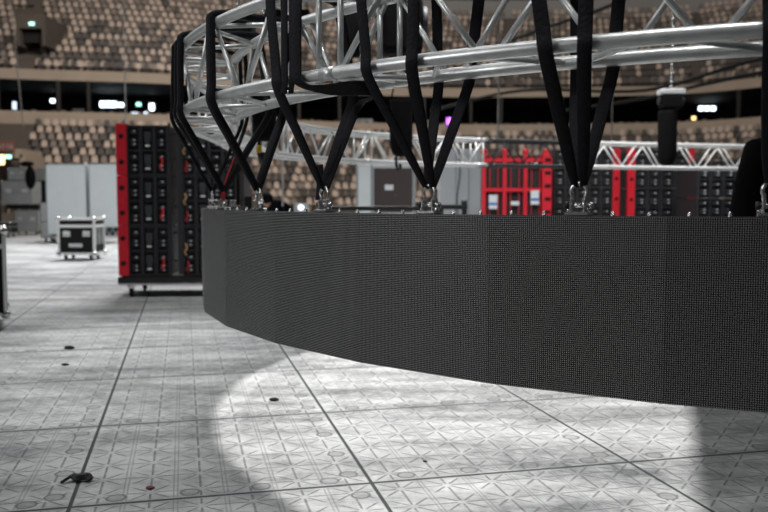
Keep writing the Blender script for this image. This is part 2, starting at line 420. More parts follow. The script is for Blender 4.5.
for x_, t in ((698, 'first'), (704, 'middle'), (710, 'last')):
    lamp(x_, 109.5, .36, .34, 'lamp', 'round white lamp, %s of three in a row beyond the hanging hoist' % t, group='three lamps in a row')
lamp(691, 119, .3, .3, 'lampwarm', 'small warm lamp low beneath the three white concourse lamps')
lamp(450, 122, .6, .5, 'lamppurple', 'small purple lamp glowing in the concourse above the truss', d=64)
for i, px in enumerate((2, 62, 92, 175, 300, 340, 424, 470, 500, 560, 600, 735)):
    p = bowl_pt(math.atan((px - 384) / F), -.4, 0)
    o = MB().box((0, 0, 7.8), (.2, .2, 2.9)).build('column', M['pillar'], loc=(p.x, p.y, 0)); tag(o, kind='structure')
# pale panels standing inside the concourse
for px, wd in ((81, .8), (184, .9), (363, 1.6), (430, .7), (664, .9)):
    p = bowl_pt(math.atan((px - 384) / F), 3, 0)
    o = MB().box((0, 0, 7.2), (wd, .12, 1.1)).build('trim_panel', M['greyd'], loc=(p.x, p.y, 0)); tag(o, kind='structure')

# upper stand portal with green exit lamp
def ptd(px, y, d): return Vector(((px - 384) / F * d, d, EYE + (200 - y) / F * d))
d0 = 58.4; a = ptd(25, 46, d0); b_ = ptd(47, 20, d0)
mb = MB(); cx = (a.x + b_.x) / 2; wd = b_.x - a.x
mb.box((a.x - .12, d0 + 2.5, (a.z + b_.z) / 2), (.24, 5, b_.z - a.z + .3)).box((b_.x + .12, d0 + 2.5, (a.z + b_.z) / 2), (.24, 5, b_.z - a.z + .3)).box((cx, d0 + 2.5, b_.z), (wd, 5, .35)).box((cx, d0 + .05, b_.z - .45), (wd, .15, .7))
tag(mb.build('portal_frame', M['terrace']), kind='structure')
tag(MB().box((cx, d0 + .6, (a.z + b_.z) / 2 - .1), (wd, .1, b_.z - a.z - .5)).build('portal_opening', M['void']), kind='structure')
o = thing('exit_sign', 'small green exit lamp over the dark opening in the upper stand', 'sign', ptd(37.5, 27, d0 - .05))
MB().box((0, .05, 0), (.42, .1, .26)).build('housing', M['darkmetal'], o); MB().box((0, -.02, 0), (.36, .06, .2)).build('diffuser', M['lampgreen'], o)
# lower portal with block sign
dl = 47.5; p = ptd(8, 150, dl)
mb = MB(); mb.box((p.x - .3, dl + 1.6, p.z - .2), (2.3, 2.8, .5)).box((p.x - 1.2, dl + 1.6, 2.9), (.3, 2.8, 2)).box((p.x + .85, dl + 1.6, 2.5), (.3, 2.8, 2.6))
tag(mb.build('wall_portal', M['concrete']), kind='structure')
o = thing('block_sign', 'dull red sign reading A116 above the stand entrance', 'sign', (p.x, dl - .05, EYE + 52 * dl / F + .05))
MB().box((0, 0, 0), (1.05, .08, .62)).build('board', M['signred'], o, bevel=.01)
fc = bpy.data.curves.new('lettering', 'FONT'); fc.body = 'A116'; fc.size = .44; fc.align_x = 'CENTER'; fc.align_y = 'CENTER'; fc.extrude = .01; fc.materials.append(M['signtext'])
tmp = bpy.data.objects.new('lettering', fc); COL.objects.link(tmp); me = bpy.data.meshes.new_from_object(tmp); bpy.data.objects.remove(tmp)
t = bpy.data.objects.new('lettering', me); COL.objects.link(t); t.parent = o; t.location = (0, -.06, 0); t.rotation_euler = (R(90), 0, 0)
lamp(10.5, 157, .32, .2, 'lampgreen', 'small green exit lamp under the red block sign', d=dl - .3)
lamp(2, 160, .5, .55, 'lampwarm', 'warm orange lamp glowing under the red block sign', d=dl - .3)

# ------------------------------------------------------------------ ring truss
CX, CY = 2.09, 5.05
def ring(th, r, z): return Vector((CX + r * math.cos(R(th)), CY + r * math.sin(R(th)), z))
arc = [ring(t, 3.09, 0) for t in range(292, 181, -3)]
# control points of the plan; the hall side of the truss runs away from the curved end
ctrl = arc + [Vector((-1.03, 5.9, 0)), Vector((-1.10, 6.9, 0)), Vector((-1.0, 7.7, 0)), Vector((-.55, 8.65, 0)), Vector((.25, 9.4, 0)), Vector((1.2, 9.95, 0)), Vector((2.3, 10.35, 0)), Vector((3.4, 10.7, 0)), Vector((4.6, 11.0, 0)), Vector((5.8, 11.2, 0))]
dense = cat_rom(ctrl, 8)
def resample(P, step):
    out = [P[0]]; acc = 0
    for a, b in zip(P, P[1:]):
        seg = (b - a).length
        while acc + seg >= step:
            t = (step - acc) / seg; a = a + (b - a) * t; out.append(a.copy()); seg = (b - a).length; acc = 0
        acc += seg
    return out
PATH = resample(dense, .02)
def tn(i):
    t = (PATH[min(i + 3, len(PATH) - 1)] - PATH[max(i - 3, 0)]).normalized(); return t, Vector((-t.y, t.x, 0))
ZL, ZU = 1.61, 1.90
def chord_pt(i, out, z):
    i = max(0, min(len(PATH) - 1, int(i))); t, n = tn(i); return PATH[i] + n * (.14 if out else -.14) + Vector((0, 0, z))
i_blk = next(i for i, p in enumerate(PATH) if p.y > 8 and px_of(p)[0] > 481)
i_wht = next(i for i, p in enumerate(PATH) if p.y > 8 and px_of(p)[0] > 583)
def truss(name, label, i0, i1, m, mw, solo_max):
    o = thing(name, label, 'truss', PATH[(i0 + i1) // 2])
    org = Vector(o.location)
    def part(mb, nm, mm):
        mb.v = [tuple(Vector(v) - org) for v in mb.v]; return mb.build(nm, mm, o)
    for out in (1, 0):
        for z in (ZL, ZU):
            part(MB().tube([chord_pt(i, out, z) for i in list(range(i0, i1, 4)) + [i1 - 1]], .0212, 14), 'chord', m)
    br = []
    step = 27.7                 # path samples between two nodes of a zigzag, .55 m
    def zig(fa, fb, off, gap):
        n = int((i1 - i0) / step) + 2
        for q in range(-1, n):
            c = i0 + off + q * step
            for (s_, e_) in ((c + gap, c + step / 2 - gap), (c + step / 2 + gap, c + step - gap)):
                if s_ < i0 - 1 or e_ > i1 + 1: continue
                up_first = s_ < c + step / 2 - .1 and (s_, e_)[0] == c + gap
                A, B = (fa(s_), fb(e_)) if up_first else (fb(s_), fa(e_))
                br.append((A, B))
    j0 = i0
    zig(lambda i: chord_pt(i, 1, ZL), lambda i: chord_pt(i, 1, ZU), OFF, 1.5)
    zig(lambda i: chord_pt(i, 0, ZL), lambda i: chord_pt(i, 0, ZU), OFF + step / 2, 1.5)
    zig(lambda i: chord_pt(i, 1, ZL), lambda i: chord_pt(i, 0, ZL), OFF + 6, 1.2)
    zig(lambda i: chord_pt(i, 1, ZU), lambda i: chord_pt(i, 0, ZU), OFF + 16, 1.2)
    # end frames where two lengths are bolted together
    fr = []
    for q in JOINTS:
        if not (i0 < q - 4 and q + 4 < i1): continue
        for g in (-2.6, 2.6):
            fr += [(chord_pt(q + g, 1, ZL), chord_pt(q + g, 1, ZU)), (chord_pt(q + g, 0, ZL), chord_pt(q + g, 0, ZU)), (chord_pt(q + g, 1, ZL), chord_pt(q + g, 0, ZL)), (chord_pt(q + g, 1, ZU), chord_pt(q + g, 0, ZU))]
        for out in (1, 0):
            for z in (ZL, ZU): part(MB().tube([chord_pt(q - 1.6, out, z), chord_pt(q + 1.6, out, z)], .0230, 14), 'coupler', m)
    allb = fr + br
    allb.sort(key=lambda ab: ((ab[0] + ab[1]) / 2 - Vector((0, 0, EYE))).length)
    rest = MB()
    for n_, (A, B) in enumerate(allb):
        if n_ < solo_max:
            mb = MB().tube([A, B], .0100, 10)
            part(mb, 'brace', m)
        else: rest.tube([A, B], .0100, 8)
    if rest.v:
        tag(part(rest, 'braces', m), kind='stuff')
    return o
# zigzag phase: a lower outer node at ring angle 236 degrees
def i_at(th):
    return min(range(len(PATH)), key=lambda i: (PATH[i] - ring(th, 3.09, 0)).length if PATH[i].y < CY + 1 else 1e9)
OFF = (i_at(236.0) % 27.7) + .0
JOINTS = [i_at(225.1), i_at(256), i_at(225.1) + 84, i_at(225.1) + 168, i_at(225.1) + 252, i_at(225.1) + 330, i_at(225.1) + 410]
OFF0 = OFF
truss('ring_truss', 'curved silver box truss carrying the black screen on slings', 0, i_blk, M['alu'], M['weld'], 96)
OFF = 6
truss('black_truss', 'short black truss length in front of the red rack', i_blk + 2, i_wht - 2, M['blackpipe'], M['blackpipe'], 40)
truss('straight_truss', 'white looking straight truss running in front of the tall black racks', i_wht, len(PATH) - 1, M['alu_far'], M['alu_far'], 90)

# ------------------------------------------------------------------ LED screen
ZB, ZT = .65, 1.155
screen = thing('led_screen', 'long curved black LED screen hanging low over the floor', 'screen', (CX, CY, 0))
W = 2 * RR * math.sin(R(9.35) / 2)
def cabinet_parts():
    body = MB()
    g = .0003
    x = W / 2 - g
    # wedge shaped body: outer face at y=0 (outward is -y), .075 deep
    xi = x * (RR - .08) / RR
    v = [(-x, 0, 0), (x, 0, 0), (xi, .075, 0), (-xi, .075, 0)]
    v = [(a, b, z) for z in (0, ZT - ZB) for a, b, _ in v]
    body.add(v, [(0, 1, 2, 3), (4, 5, 6, 7), (0, 1, 5, 4), (1, 2, 6, 5), (2, 3, 7, 6), (3, 0, 4, 7)])
    b = body.build('cabinet', M['cabframe'], screen)
    f = MB().box((0, 0, 0), (2 * x + .0004, .006, ZT - ZB)).build('led_face', M['led'], b, loc=(0, -.003, (ZT - ZB) / 2))
    for k, bx in enumerate((-.2, -.1, .1, .2)):
        MB().cyl((bx, .03, ZT - ZB - .004), (bx, .03, ZT - ZB + .007), .006, 8).ball((bx, .03, ZT - ZB + .008), .006, 8).build('bolt', M['chrome'], b)
    hd = MB().tube([(-.07, .075, .25), (-.07, .115, .25), (.07, .115, .25), (.07, .075, .25)], .009, 8).build('handle', M['darkmetal'], b)
    # lifting eye over the middle of the cabinet
    eye = MB().box((0, .04, ZT - ZB + .006), (.07, .045, .010)).box((-.02, .04, ZT - ZB + .028), (.006, .03, .036)).box((.02, .04, ZT - ZB + .028), (.006, .03, .036))
    eye.cyl((-.028, .04, ZT - ZB + .012), (-.028, .04, ZT - ZB + .020), .008, 6).cyl((.029, .04, ZT - ZB + .012), (.029, .04, ZT - ZB + .020), .008, 6)
    eye.build('lifting_eye', M['chrome'], b, bevel=.002)
    return b
cab0 = cabinet_parts()
ths = [193.28 + 9.35 * k for k in range(-2, 9)]
apo = RR * math.cos(R(9.35) / 2)
for k, th in enumerate(ths):
    c = cab0 if k == 0 else copy_tree(cab0, screen)
    p = ring(th, apo, ZB) - Vector((CX, CY, 0))
    c.location = p; c.rotation_euler = (0, 0, R(th + 90))

# ------------------------------------------------------------------ shackles and slings
def tang(th): return Vector((-math.sin(R(th)), math.cos(R(th)), 0))
def shackle(th, label, red=False, lift=0.0):
    o = thing('bow_shackle', label, 'shackle', ring(th, apo - .04, ZT + .03), R(th + 90), 'shackles on the screen edge')
    P = []
    for k in range(15):
        a = math.pi * (-.18 + 1.36 * k / 14); P.append((.022 * math.cos(a) * 1.05, 0, .040 + .022 * math.sin(a)))
    P = [(.017, 0, 0)] + P + [(-.017, 0, 0)]
    MB().tube(P, .0055, 8).build('bow', M['redsling'] if red else M['chrome'], o)
    MB().cyl((-.033, 0, 0), (.033, 0, 0), .0065, 8).ball((.036, 0, 0), .010, 8).build('pin', M['chrome'], o)
    MB().cyl((-.038, 0, 0), (-.027, 0, 0), .011, 6).build('nut', M['darkmetal'], o)
    return o
LIFT = [('184.93', None)]
def place(k): return 193.28 + 9.35 * k
SH = {0: place(0), 1: place(1), 2: place(2), 3: place(3), 4: place(4), 5: place(5), 6: place(6), 7: place(7)}
SH[0] = 195.6
names = ['shackle at the hidden far end of the black screen', 'red bow shackle with the red strap on the screen edge', 'silver shackle below the two steep slings beside the red one',
         'silver shackle third along from the red one, sling end hanging beside it', 'silver shackle in front of the white cabinet, under four sling legs',
         'silver shackle in front of the black racks, its bow standing open', 'silver shackle on the screen edge below the sling at the picture edge', 'silver shackle beyond the picture edge']
for k in range(0, 7): shackle(SH[k], names[k], k == 1)

def sling(name, label, th_s, th_low, th_up, side, wd=.05, m='sling', in_low=None, in_up=None, twist=.25, ply=.009, cat='sling', top=None):
    """a flat endless sling over the truss: front leg outside the outer chords, rear leg inside the inner chords, both ends in the shackle"""
    tt = tang(th_s); ro = 3.09 + .14 + .032; ri = 3.09 - .14 - .032
    il = th_low if in_low is None else in_low; iu = th_up if in_up is None else in_up
    sh = ring(th_s, apo - .04, ZT + .086) + tt * side
    pts = [(sh + Vector((0, 0, .0)), .5, .6), (sh.lerp(ring(th_low, ro, ZL - .03), .22), .85, .3), (sh.lerp(ring(th_low, ro, ZL - .03), .6), 1, .1),
           (ring(th_low, ro, ZL - .03), 1, 0), (ring(th_low + (th_up - th_low) * .25, ro, ZL + .05), 1, 0), (ring(th_up, ro - .002, ZU - .02), 1, 0),
           (ring(th_up, ro - .020, ZU + .030), 1, 0), (ring((th_up + iu) / 2, 3.09, ZU + .036), 1, 0), (ring(iu, ri + .020, ZU + .034), 1, 0),
           (ring(iu, ri + .002, ZU - .02), 1, 0), (ring(il + (iu - il) * .25, ri, ZL + .05), 1, 0), (ring(il, ri, ZL - .03), 1, 0),
           (sh.lerp(ring(il, ri, ZL - .03), .6), 1, -.1), (sh.lerp(ring(il, ri, ZL - .03), .22), .85, -.3), (sh + Vector((0, 0, -.004)), .5, -.6)]
    P = cat_rom([p[0] for p in pts], 6); n = len(pts) - 1
    W_ = []
    for i in range(len(P)):
        f = i / 6; j = min(int(f), n - 1); t = f - j
        s_ = pts[j][1] * (1 - t) + pts[j + 1][1] * t; tw = (pts[j][2] * (1 - t) + pts[j + 1][2] * t) * twist
        th = R(th_s) if False else math.atan2(P[i].y - CY, P[i].x - CX)
        tg = Vector((-math.sin(th), math.cos(th), 0)); rad = Vector((math.cos(th), math.sin(th), 0))
        W_.append((tg * math.cos(tw) + rad * math.sin(tw)) * wd / 2 * s_)
    mb = MB().strip(P, W_, ply)
    o = mb.build(name, M[m]); tag(o, label, cat, 'black round slings over the truss')
    return o
sling('lifting_sling', 'black sling whose front leg crosses both truss tubes beside the black racks', SH[5], 239.4, 238.6, -.012, .043, in_low=238.9, in_up=238.8)
sling('lifting_sling', 'black sling hanging straight down to the open bow shackle', SH[5], 241.2, 241.3, .012, .040, in_low=241.0, in_up=241.4)
sling('lifting_sling', 'black sling slanting over the big tube in front of the white cabinet', SH[4], 229.0, 228.4, -.014, .043, in_low=229.2, in_up=229.0)
sling('lifting_sling', 'wide black sling hanging beside the chain bag in front of the white cabinet', SH[4], 232.0, 232.2, .012, .045, in_low=231.6, in_up=232.4)
sling('lifting_sling', 'black sling leaning to the third shackle from a bunch of four', SH[3], 221.2, 220.4, -.012, .058, in_low=220.9, in_up=219.5)
sling('lifting_sling', 'black sling bent over the outer bend of the curved truss', SH[2], 211.9, 211.8, -.010, .052, ply=.024, in_low=210.6, in_up=211.3)
sling('lifting_sling', 'black sling draped over the rounded end of the curved truss', SH[1], 203.2, 203.4, .010, .050, ply=.024, in_low=207.2, in_up=205)
sling('lifting_sling', 'outermost black sling on the rounded end of the curved truss', SH[0], 197.5, 199.0, -.008, .050, ply=.016, in_low=195, in_up=195)
sling('lifting_sling', 'thin black sling hidden behind the outermost slings of the truss end', SH[1], 200.5, 201.0, -.014, .046, ply=.012, in_low=199, in_up=199)
sling('lifting_sling', 'black sling dropping to the screen at the picture edge', SH[6], 249.1, 248.9, -.004, .058, in_low=249.6, in_up=249.5)
sling('lifting_sling', 'second black sling beside the one at the picture edge', SH[6], 250.4, 250.4, .014, .054)
# the choked sling: down outside, under the tube, down to the third shackle
ro, ri = 3.09 + .172, 3.09 - .172
sh = ring(SH[3], apo - .04, ZT + .086) + tang(SH[3]) * .012
pts = [ring(223.2, ro - .02, ZU + .034), ring(223.2, ro, ZU - .04), ring(223.1, ro, ZL + .06), ring(223.3, ro - .004, ZL - .02), ring(224.8, ro - .05, ZL - .045), ring(227.2, ro - .10, ZL - .05), ring(226.0, ro - .2, ZL - .062), ring(222.6, ri + .05, ZL - .075), sh.lerp(ring(221.4, ri, ZL - .05), .5), sh]
P = cat_rom(pts, 8); sc = [1, 1, 1, 1, 1, 1, 1, 1, 1, .6]; W_ = []
for i in range(len(P)):
    f = i / 8; j = min(int(f), len(sc) - 2); s_ = sc[j] + (sc[j + 1] - sc[j]) * (f - j)
    th = math.atan2(P[i].y - CY, P[i].x - CX); tg = Vector((-math.sin(th), math.cos(th), 0)); rad = Vector((math.cos(th), math.sin(th), 0))
    lie = max(0, 1 - abs(f - 4.9) / 1.6); q = tg * (1 - lie) + (rad * .6 + Vector((0, 0, .8))) * lie
    W_.append(q.normalized() * .028 * s_)
tag(MB().strip(P, W_, .008).build('lifting_sling', M['sling']), 'black sling choked under the big tube and running along it', 'sling', 'black round slings over the truss')
def strap(label, pts, wd, m='sling', hv=None, cat='strap', name='webbing_strap', n=8, th_=.005):
    P = cat_rom(pts, n); W_ = []
    for i in range(len(P)):
        th = math.atan2(P[i].y - CY, P[i].x - CX); W_.append(Vector((-math.sin(th), math.cos(th), 0)) * wd / 2)
    return tag(MB().strip(P, W_, th_).build(name, M[m]), label, cat)
strap('black strap hanging upright in the bunch above the third shackle', [ring(221.9, ro + .004, ZU + .5), ring(222.0, ro + .004, ZU), ring(222.0, ro + .004, ZL + .02), ring(221.8, ro, ZL - .05)], .04)
strap('black strap hanging upright at the inner edge of the four strap bunch', [ring(222.6, ro - .02, ZU + .5), ring(222.7, ro - .0, ZU), ring(222.65, ro - .0, ZL + .02), ring(222.3, ro - .01, ZL - .05)], .03)
# loose sling ends beside shackles
strap('dark sling end hanging loose beside the third shackle', [ring(220.3, 3.05, 1.33), ring(220.1, 3.04, 1.27), ring(220.2, 3.05, 1.20)], .045)
strap('bright red strap rising from the red shackle', [ring(202.9, 3.07, ZT + .10), ring(203.3, 3.05, ZT + .17), ring(204.0, 3.03, ZT + .24)], .03, 'redsling')

# ------------------------------------------------------------------ chain hoists hanging inside the ring
def at(px, y, d): return Vector(((px - 384) / F * d, d, EYE - math.tan(0) + (200 - y) / F * d))
def chain(o, z0, z1, r=.012):
    n = int((z1 - z0) / .05); mb = MB()
    for k in range(n):
        z = z0 + (k + .5) * (z1 - z0) / n; h = (z1 - z0) / n * .62; a = Vector((r, 0, 0)) if k % 2 else Vector((0, r, 0))
        mb.tube([Vector((0, 0, z - h)) - a * .5, Vector((0, 0, z - h * .5)) - a, Vector((0, 0, z + h * .5)) - a, Vector((0, 0, z + h)) - a * .5, Vector((0, 0, z + h)) + a * .5, Vector((0, 0, z + h * .5)) + a, Vector((0, 0, z - h * .5)) + a, Vector((0, 0, z - h)) + a * .5], r * .42, 5, 0, True)
    mb.build('chain', M['chrome'], o)
def hoist(px, d, ytop, ybot, wpx, bag=None, label='', trim=False, hook=True, chain_up=5.0, bagx=0):
    top = at(px, ytop, d); bot = at(px, ybot, d); wdt = wpx * d / F; h = top.z - bot.z
    o = thing('chain_hoist', label, 'hoist', bot, 0, 'chain hoists inside the ring')
    b = MB().box((0, 0, h * .5), (wdt, wdt * .7, h)).build('body', M['bag'], o, bevel=min(wdt, h) * .16, seg=3)
    for s_ in (-1, 1): MB().cyl((s_ * wdt * .5, 0, h * .55), (s_ * wdt * .61, 0, h * .55), h * .3, 16).build('motor_cover', M['cabframe'], o, bevel=.008)
    chain(o, h, h + chain_up)
    if trim: MB().box((0, 0, h + .03), (wdt * 1.15, wdt * .7, .06)).build('top_bracket', M['trim'], o, bevel=.01)
    if bag:
        by0, by1, bw = bag; z0 = at(px, by1, d).z - bot.z; z1 = at(px, by0, d).z - bot.z; r = bw * d / F / 2
        prof = [(.15, 0), (.55, .02), (.85, .08), (.97, .18), (1, .35), (.98, .7), (1.03, .95), (1.0, 1)]
        v = []; f = []; n = 20
        for rr, t in prof:
            for k in range(n):
                a = 2 * math.pi * k / n; wob = 1 + .05 * math.sin(3 * a + 9 * t) + .03 * math.sin(7 * a)
                v.append((bagx + rr * r * math.cos(a) * wob, rr * r * .75 * math.sin(a) * wob, z0 + (z1 - z0) * t))
        for i in range(len(prof) - 1):
            for k in range(n): f.append((i * n + k, i * n + (k + 1) % n, (i + 1) * n + (k + 1) % n, (i + 1) * n + k))
        f.append(tuple(range(n))); f.append(tuple((len(prof) - 1) * n + k for k in range(n)))
        cb = MB().add(v, f, 0, True).build('chain_bag', M['bag'], o)
        MB().cyl((bagx - r * .9, 0, z1 - .01), (0, 0, max(z1, .02)), .008, 6).cyl((bagx + r * .9, 0, z1 - .01), (0, 0, max(z1, .02)), .008, 6).build('bag_strap', M['sling'], cb)
        if hook:
            hk = MB().tube([(bagx - r * .4, 0, z0 + .02), (bagx - r * .42, 0, z0 - .08), (bagx - r * .25, 0, z0 - .14), (bagx - r * .05, 0, z0 - .12), (bagx - r * .1, 0, z0 - .07)], .014, 8).build('hook', M['darkmetal'], o)
            if hook == 'y': MB().box((bagx - r * .42, 0, z0 - .05), (.03, .03, .05)).build('latch', M['yellow'], hk)
    return o
hoist(401, 8.2, 2, 58, 42, (101, 157, 23), 'black chain hoist with a hanging chain bag in front of the white cabinet')
hoist(352, 8.4, 14, 60, 17, None, 'narrow black chain hoist beside the larger bagged hoist', hook=False)
hoist(265, 5.5, 84, 108, 20, (112, 142, 24), 'black chain hoist with a round bag and yellow hook near the truss bend', hook='y')
hoist(668, 9.6, 96, 110, 21, (112, 166, 19), 'black chain hoist with pale top bracket over the straight truss', trim=True, hook=False, bagx=-.03)
hoist(240, 6.9, 14, 44, 28, None, 'black chain hoist seen through the rounded end of the truss', hook=False)
hoist(290, 7.6, 16, 24, 44, None, 'slim black hoist beside the bunch of four straps', hook=False)

# ------------------------------------------------------------------ racks of stored LED cabinets
def make_cabinet(w_, h_, d_, kind_=0):
    """rear of a stored cabinet standing on edge: frame, recess, handles, plugs.  front at y=0, base at z=0"""
    o = thing('led_cabinet', 'black LED cabinet', 'cabinet')
    MB().box((0, d_ / 2 + .02, h_ / 2), (w_, d_ - .04, h_)).build('body', M['cab'], o)
    t = .016; f = MB()
    for x in (-1, 1): f.box((x * (w_ / 2 - t / 2), .0, h_ / 2), (t, .045, h_))
    for z in (t / 2, h_ / 2, h_ - t / 2): f.box((0, .0, z), (w_ - 2 * t, .04, t))
    f.build('frame', M['cabframe'], o)
    if kind_ == 0:
        for z in (.25, .75):
            MB().tube([(-w_ * .22, .02, h_ * z + .05), (-w_ * .22, -.02, h_ * z + .045), (w_ * .22, -.02, h_ * z + .045), (w_ * .22, .02, h_ * z + .05)], .006, 6).build('handle', M['darkmetal'], o)
        for z in (.11, .19, .37, .62, .70, .88):
            MB().box((0, .004, h_ * z), (w_ * .46, .03, .03)).build('power_plug', M['plug'], o)
            MB().cyl((w_ * .06, -.012, h_ * z), (w_ * .06, -.022, h_ * z), .010, 8).build('plug_cap', M['white'], o)
    else:
        for z in (.27, .73):
            MB().box((0, .006, h_ * z + .03), (w_ * .5, .03, .11)).box((0, .008, h_ * z - .05), (w_ * .3, .03, .10)).build('heat_sink', M['plug'], o)
            MB().box((0, -.006, h_ * z - .085), (w_ * .34, .02, .022)).build('data_plug', M['white'], o)
    return o
def cable_bits(o, x, z, m):
    MB().tube(cat_rom([(x, -.03, z + .07), (x + .02, -.05, z + .02), (x - .01, -.045, z - .03), (x + .01, -.03, z - .07)], 5), .011, 6).build('tail_plug', M[m], o)

def holes_panel(o, x, w_, h0, h1, dep, nh, m='red'):
    p = MB().box((x, dep / 2 - .01, (h0 + h1) / 2), (w_, dep, h1 - h0)).build('side_panel', M[m], o, bevel=.006)
    for k in range(nh):
        z = h0 + (h1 - h0) * (k + .5) / nh
        MB().cyl((x, -.006, z), (x, -.016, z), min(w_ * .24, .032), 14).build('bolt_hole', M['hole'], p)
    return p

# the big rack beside the screen
RK = (-2.93, 10.25); ry = R(4)
rack = thing('storage_rack', 'tall red sided rack on a wheeled dolly beside the screen', 'rack', (RK[0], RK[1], 0), ry)
for z0, z1, nh in ((.27, .885, 2), (.89, 1.50, 2), (1.505, 2.13, 2)): holes_panel(rack, -.27, .125, z0, z1, .95, nh)
holes_panel(rack, 1.18, .06, .27, 2.12, .95, 5, 'cab')
dolly = MB().box((.45, .48, .20), (1.60, .92, .10)).box((.45, .48, .255), (1.48, .9, .03)).build('dolly', M['cab'], rack, bevel=.006)
MB().box((.45, .01, .165), (1.58, .03, .02)).build('steel_edge', M['chrome'], dolly)
for x in (-.20, 1.05):
    for y in (.1, .86):
        wl = MB().cyl((x - .02, y, .055), (x + .02, y, .055), .055, 18).build('wheel', M['rub'], rack)
        MB().box((x, y, .135), (.09, .10, .022)).box((x - .03, y, .09), (.006, .05, .08)).box((x + .03, y, .09), (.006, .05, .08)).build('caster_fork', M['chrome'], wl)
for z in (.883, 1.498): MB().box((.45, .03, z), (1.44, .02, .012)).build('tie_bar', M['cabframe'], rack)
MB().box((.42, .03, 1.21), (.06, .03, 1.86)).build('post', M['cabframe'], rack); MB().box((.30, .04, 1.21), (.03, .03, 1.86)).build('post', M['cabframe'], rack)
for z in (.45, .8, 1.12, 1.45, 1.7, 2.0):
    MB().box((.36, .02, z), (.05, .03, .03)).build('latch', M['darkmetal'], rack)
cabA = make_cabinet(.160, .605, .85); cabA2 = make_cabinet(.160, .605, .85, 1); alt0 = True
colx = [-.125, .040, .205, .535, .700, .865, 1.03]
first = True; cr_, sr_ = math.cos(ry), math.sin(ry)
for r_i, z in enumerate((.272, .890, 1.505)):
    for c_i, x in enumerate(colx):
        if c_i in (1, 4): c = cabA2 if alt0 else copy_tree(cabA2); alt0 = False
        else: c = cabA if first else copy_tree(cabA); first = False
        ab_ = 'heat sinks' if c_i in (1, 4) else 'plug rows'
        c.location = (RK[0] + x * cr_ - .03 * sr_, RK[1] + x * sr_ + .03 * cr_, z); c.rotation_euler = (0, 0, ry)
        lv = ('bottom', 'middle', 'top')[r_i]
        tag(c, 'black LED cabinet with %s, %s row of the tall red sided rack' % (ab_, lv), group='%s row cabinets with %s' % (lv, ab_))
        if c_i == 2: cable_bits(c, .0, .14, 'red')
        if c_i == 3: cable_bits(c, -.05, .32, 'wood')
        if c_i == 3: cable_bits(c, -.03, .1, 'redsling')

# red transport rack with three bays, and the black racks behind the screen
def bays(px0, px1, ytop, d, label):
    x0, x1 = (px0 - 384) / F * d, (px1 - 384) / F * d; h = EYE + (200 - ytop) / F * d
    o = thing('red_rack', label, 'rack', ((x0 + x1) / 2, d, 0), R(-3)); hw = (x1 - x0) / 2; wb = 2 * hw / 3.35
    MB().box((0, .45, h / 2 + .02), (2 * hw - .06, .75, h - .1)).build('dark_load', M['cab'], o)
    for k in range(4):
        x = -hw + .025 + k * wb; MB().box((x, 0, h / 2), (.06, .07, h)).build('upright', M['red'], o, bevel=.006)
        MB().ball((x, 0, h + .03), .055, 10).build('post_cap', M['red'], o)
    for k in range(3):
        x = -hw + .025 + (k + .5) * wb
        for z in (.15, .72, 1.36, h - .10):
            MB().box((x, .0, z), (wb - .06, .05, .055)).build('crossbar', M['red'], o)
        for s_ in (-.2, .2):
            MB().box((x + s_ * wb, .03, .72 + .32), (.018, .03, .6)).build('bar', M['redsling'], o)
            MB().box((x + s_ * wb, .03, 1.65), (.018, .03, .54)).build('bar', M['redsling'], o)
    xe = hw - .085; e = MB().box((xe, .3, h / 2), (.15, .75, h)).build('end_panel', M['red'], o, bevel=.008)
    for k in range(9): MB().box((xe + .01, -.08, .2 + k * (h - .3) / 8), (.09, .02, .05)).build('slot', M['hole'], e)
    for k, zz in ((0, 1.17), (2, 1.24)):
        x = -hw + .025 + (k + .45) * wb
        l = MB().box((x, -.035, zz), (.13, .015, .22)).build('paper_label', M['white'], o); MB().box((x, -.045, zz - .03), (.12, .008, .04)).build('blue_stripe', M['blue'], l)
    x = -hw + .025 + 1.5 * wb; MB().box((x, -.035, 1.15), (.13, .015, .06)).build('paper_label', M['white'], o)
    MB().box((-hw + .03 + 2.4 * wb, -.03, 1.75), (.1, .015, .07)).build('paper_label', M['white'], o)
    return o
bays(482, 551, 154, 13.2, 'bright red barred rack carrying paper labels, behind the black truss')
cabB = None
def dark_rack(px0, px1, ytop, d, label, reds, nc, rowlab):
    global cabB
    x0, x1 = (px0 - 384) / F * d, (px1 - 384) / F * d; h = EYE + (200 - ytop) / F * d
    o = thing('storage_rack', label, 'rack', ((x0 + x1) / 2, d, 0)); hw = (x1 - x0) / 2
    MB().box((0, .5, .14), (2 * hw, .9, .1)).build('dolly', M['cab'], o)
    for x in (-hw + .1, hw - .1):
        for y in (.12, .86): MB().cyl((x - .02, y, .05), (x + .02, y, .05), .05, 14).build('wheel', M['rub'], o)
    for side, wpx in reds:
        wd = wpx * d / F; x = (-hw - wd / 2) if side < 0 else (hw + wd / 2); holes_panel(o, x, wd, .1, h, .10, 6)
    rows = 3; ch = (h - .2) / rows
    wcol = 2 * hw / nc
    src = make_cabinet(wcol - .008, ch - .012, .85)
    for r_ in range(rows):
        for c_ in range(nc):
            c = src if (r_, c_) == (0, 0) else copy_tree(src)
            c.location = ((x0 + x1) / 2 - hw + (c_ + .5) * wcol, d + .02, .195 + r_ * ch)
            tag(c, 'black stored LED cabinet inside the %s' % rowlab, group='cabinets in the %s' % rowlab)
dark_rack(553, 612, 149, 13.4, 'black rack with one red side, right beside the red barred rack', [(1, 7)], 5, 'black rack behind the open shackle')
dark_rack(634, 687, 149, 13.0, 'black rack between two red sides, under the hanging chain bag', [(-1, 7), (1, 5.5)], 4, 'black rack under the chain bag')
dark_rack(697, 748, 160, 11.6, 'lower black rack without red sides, beside the person', [], 4, 'low black rack by the person')

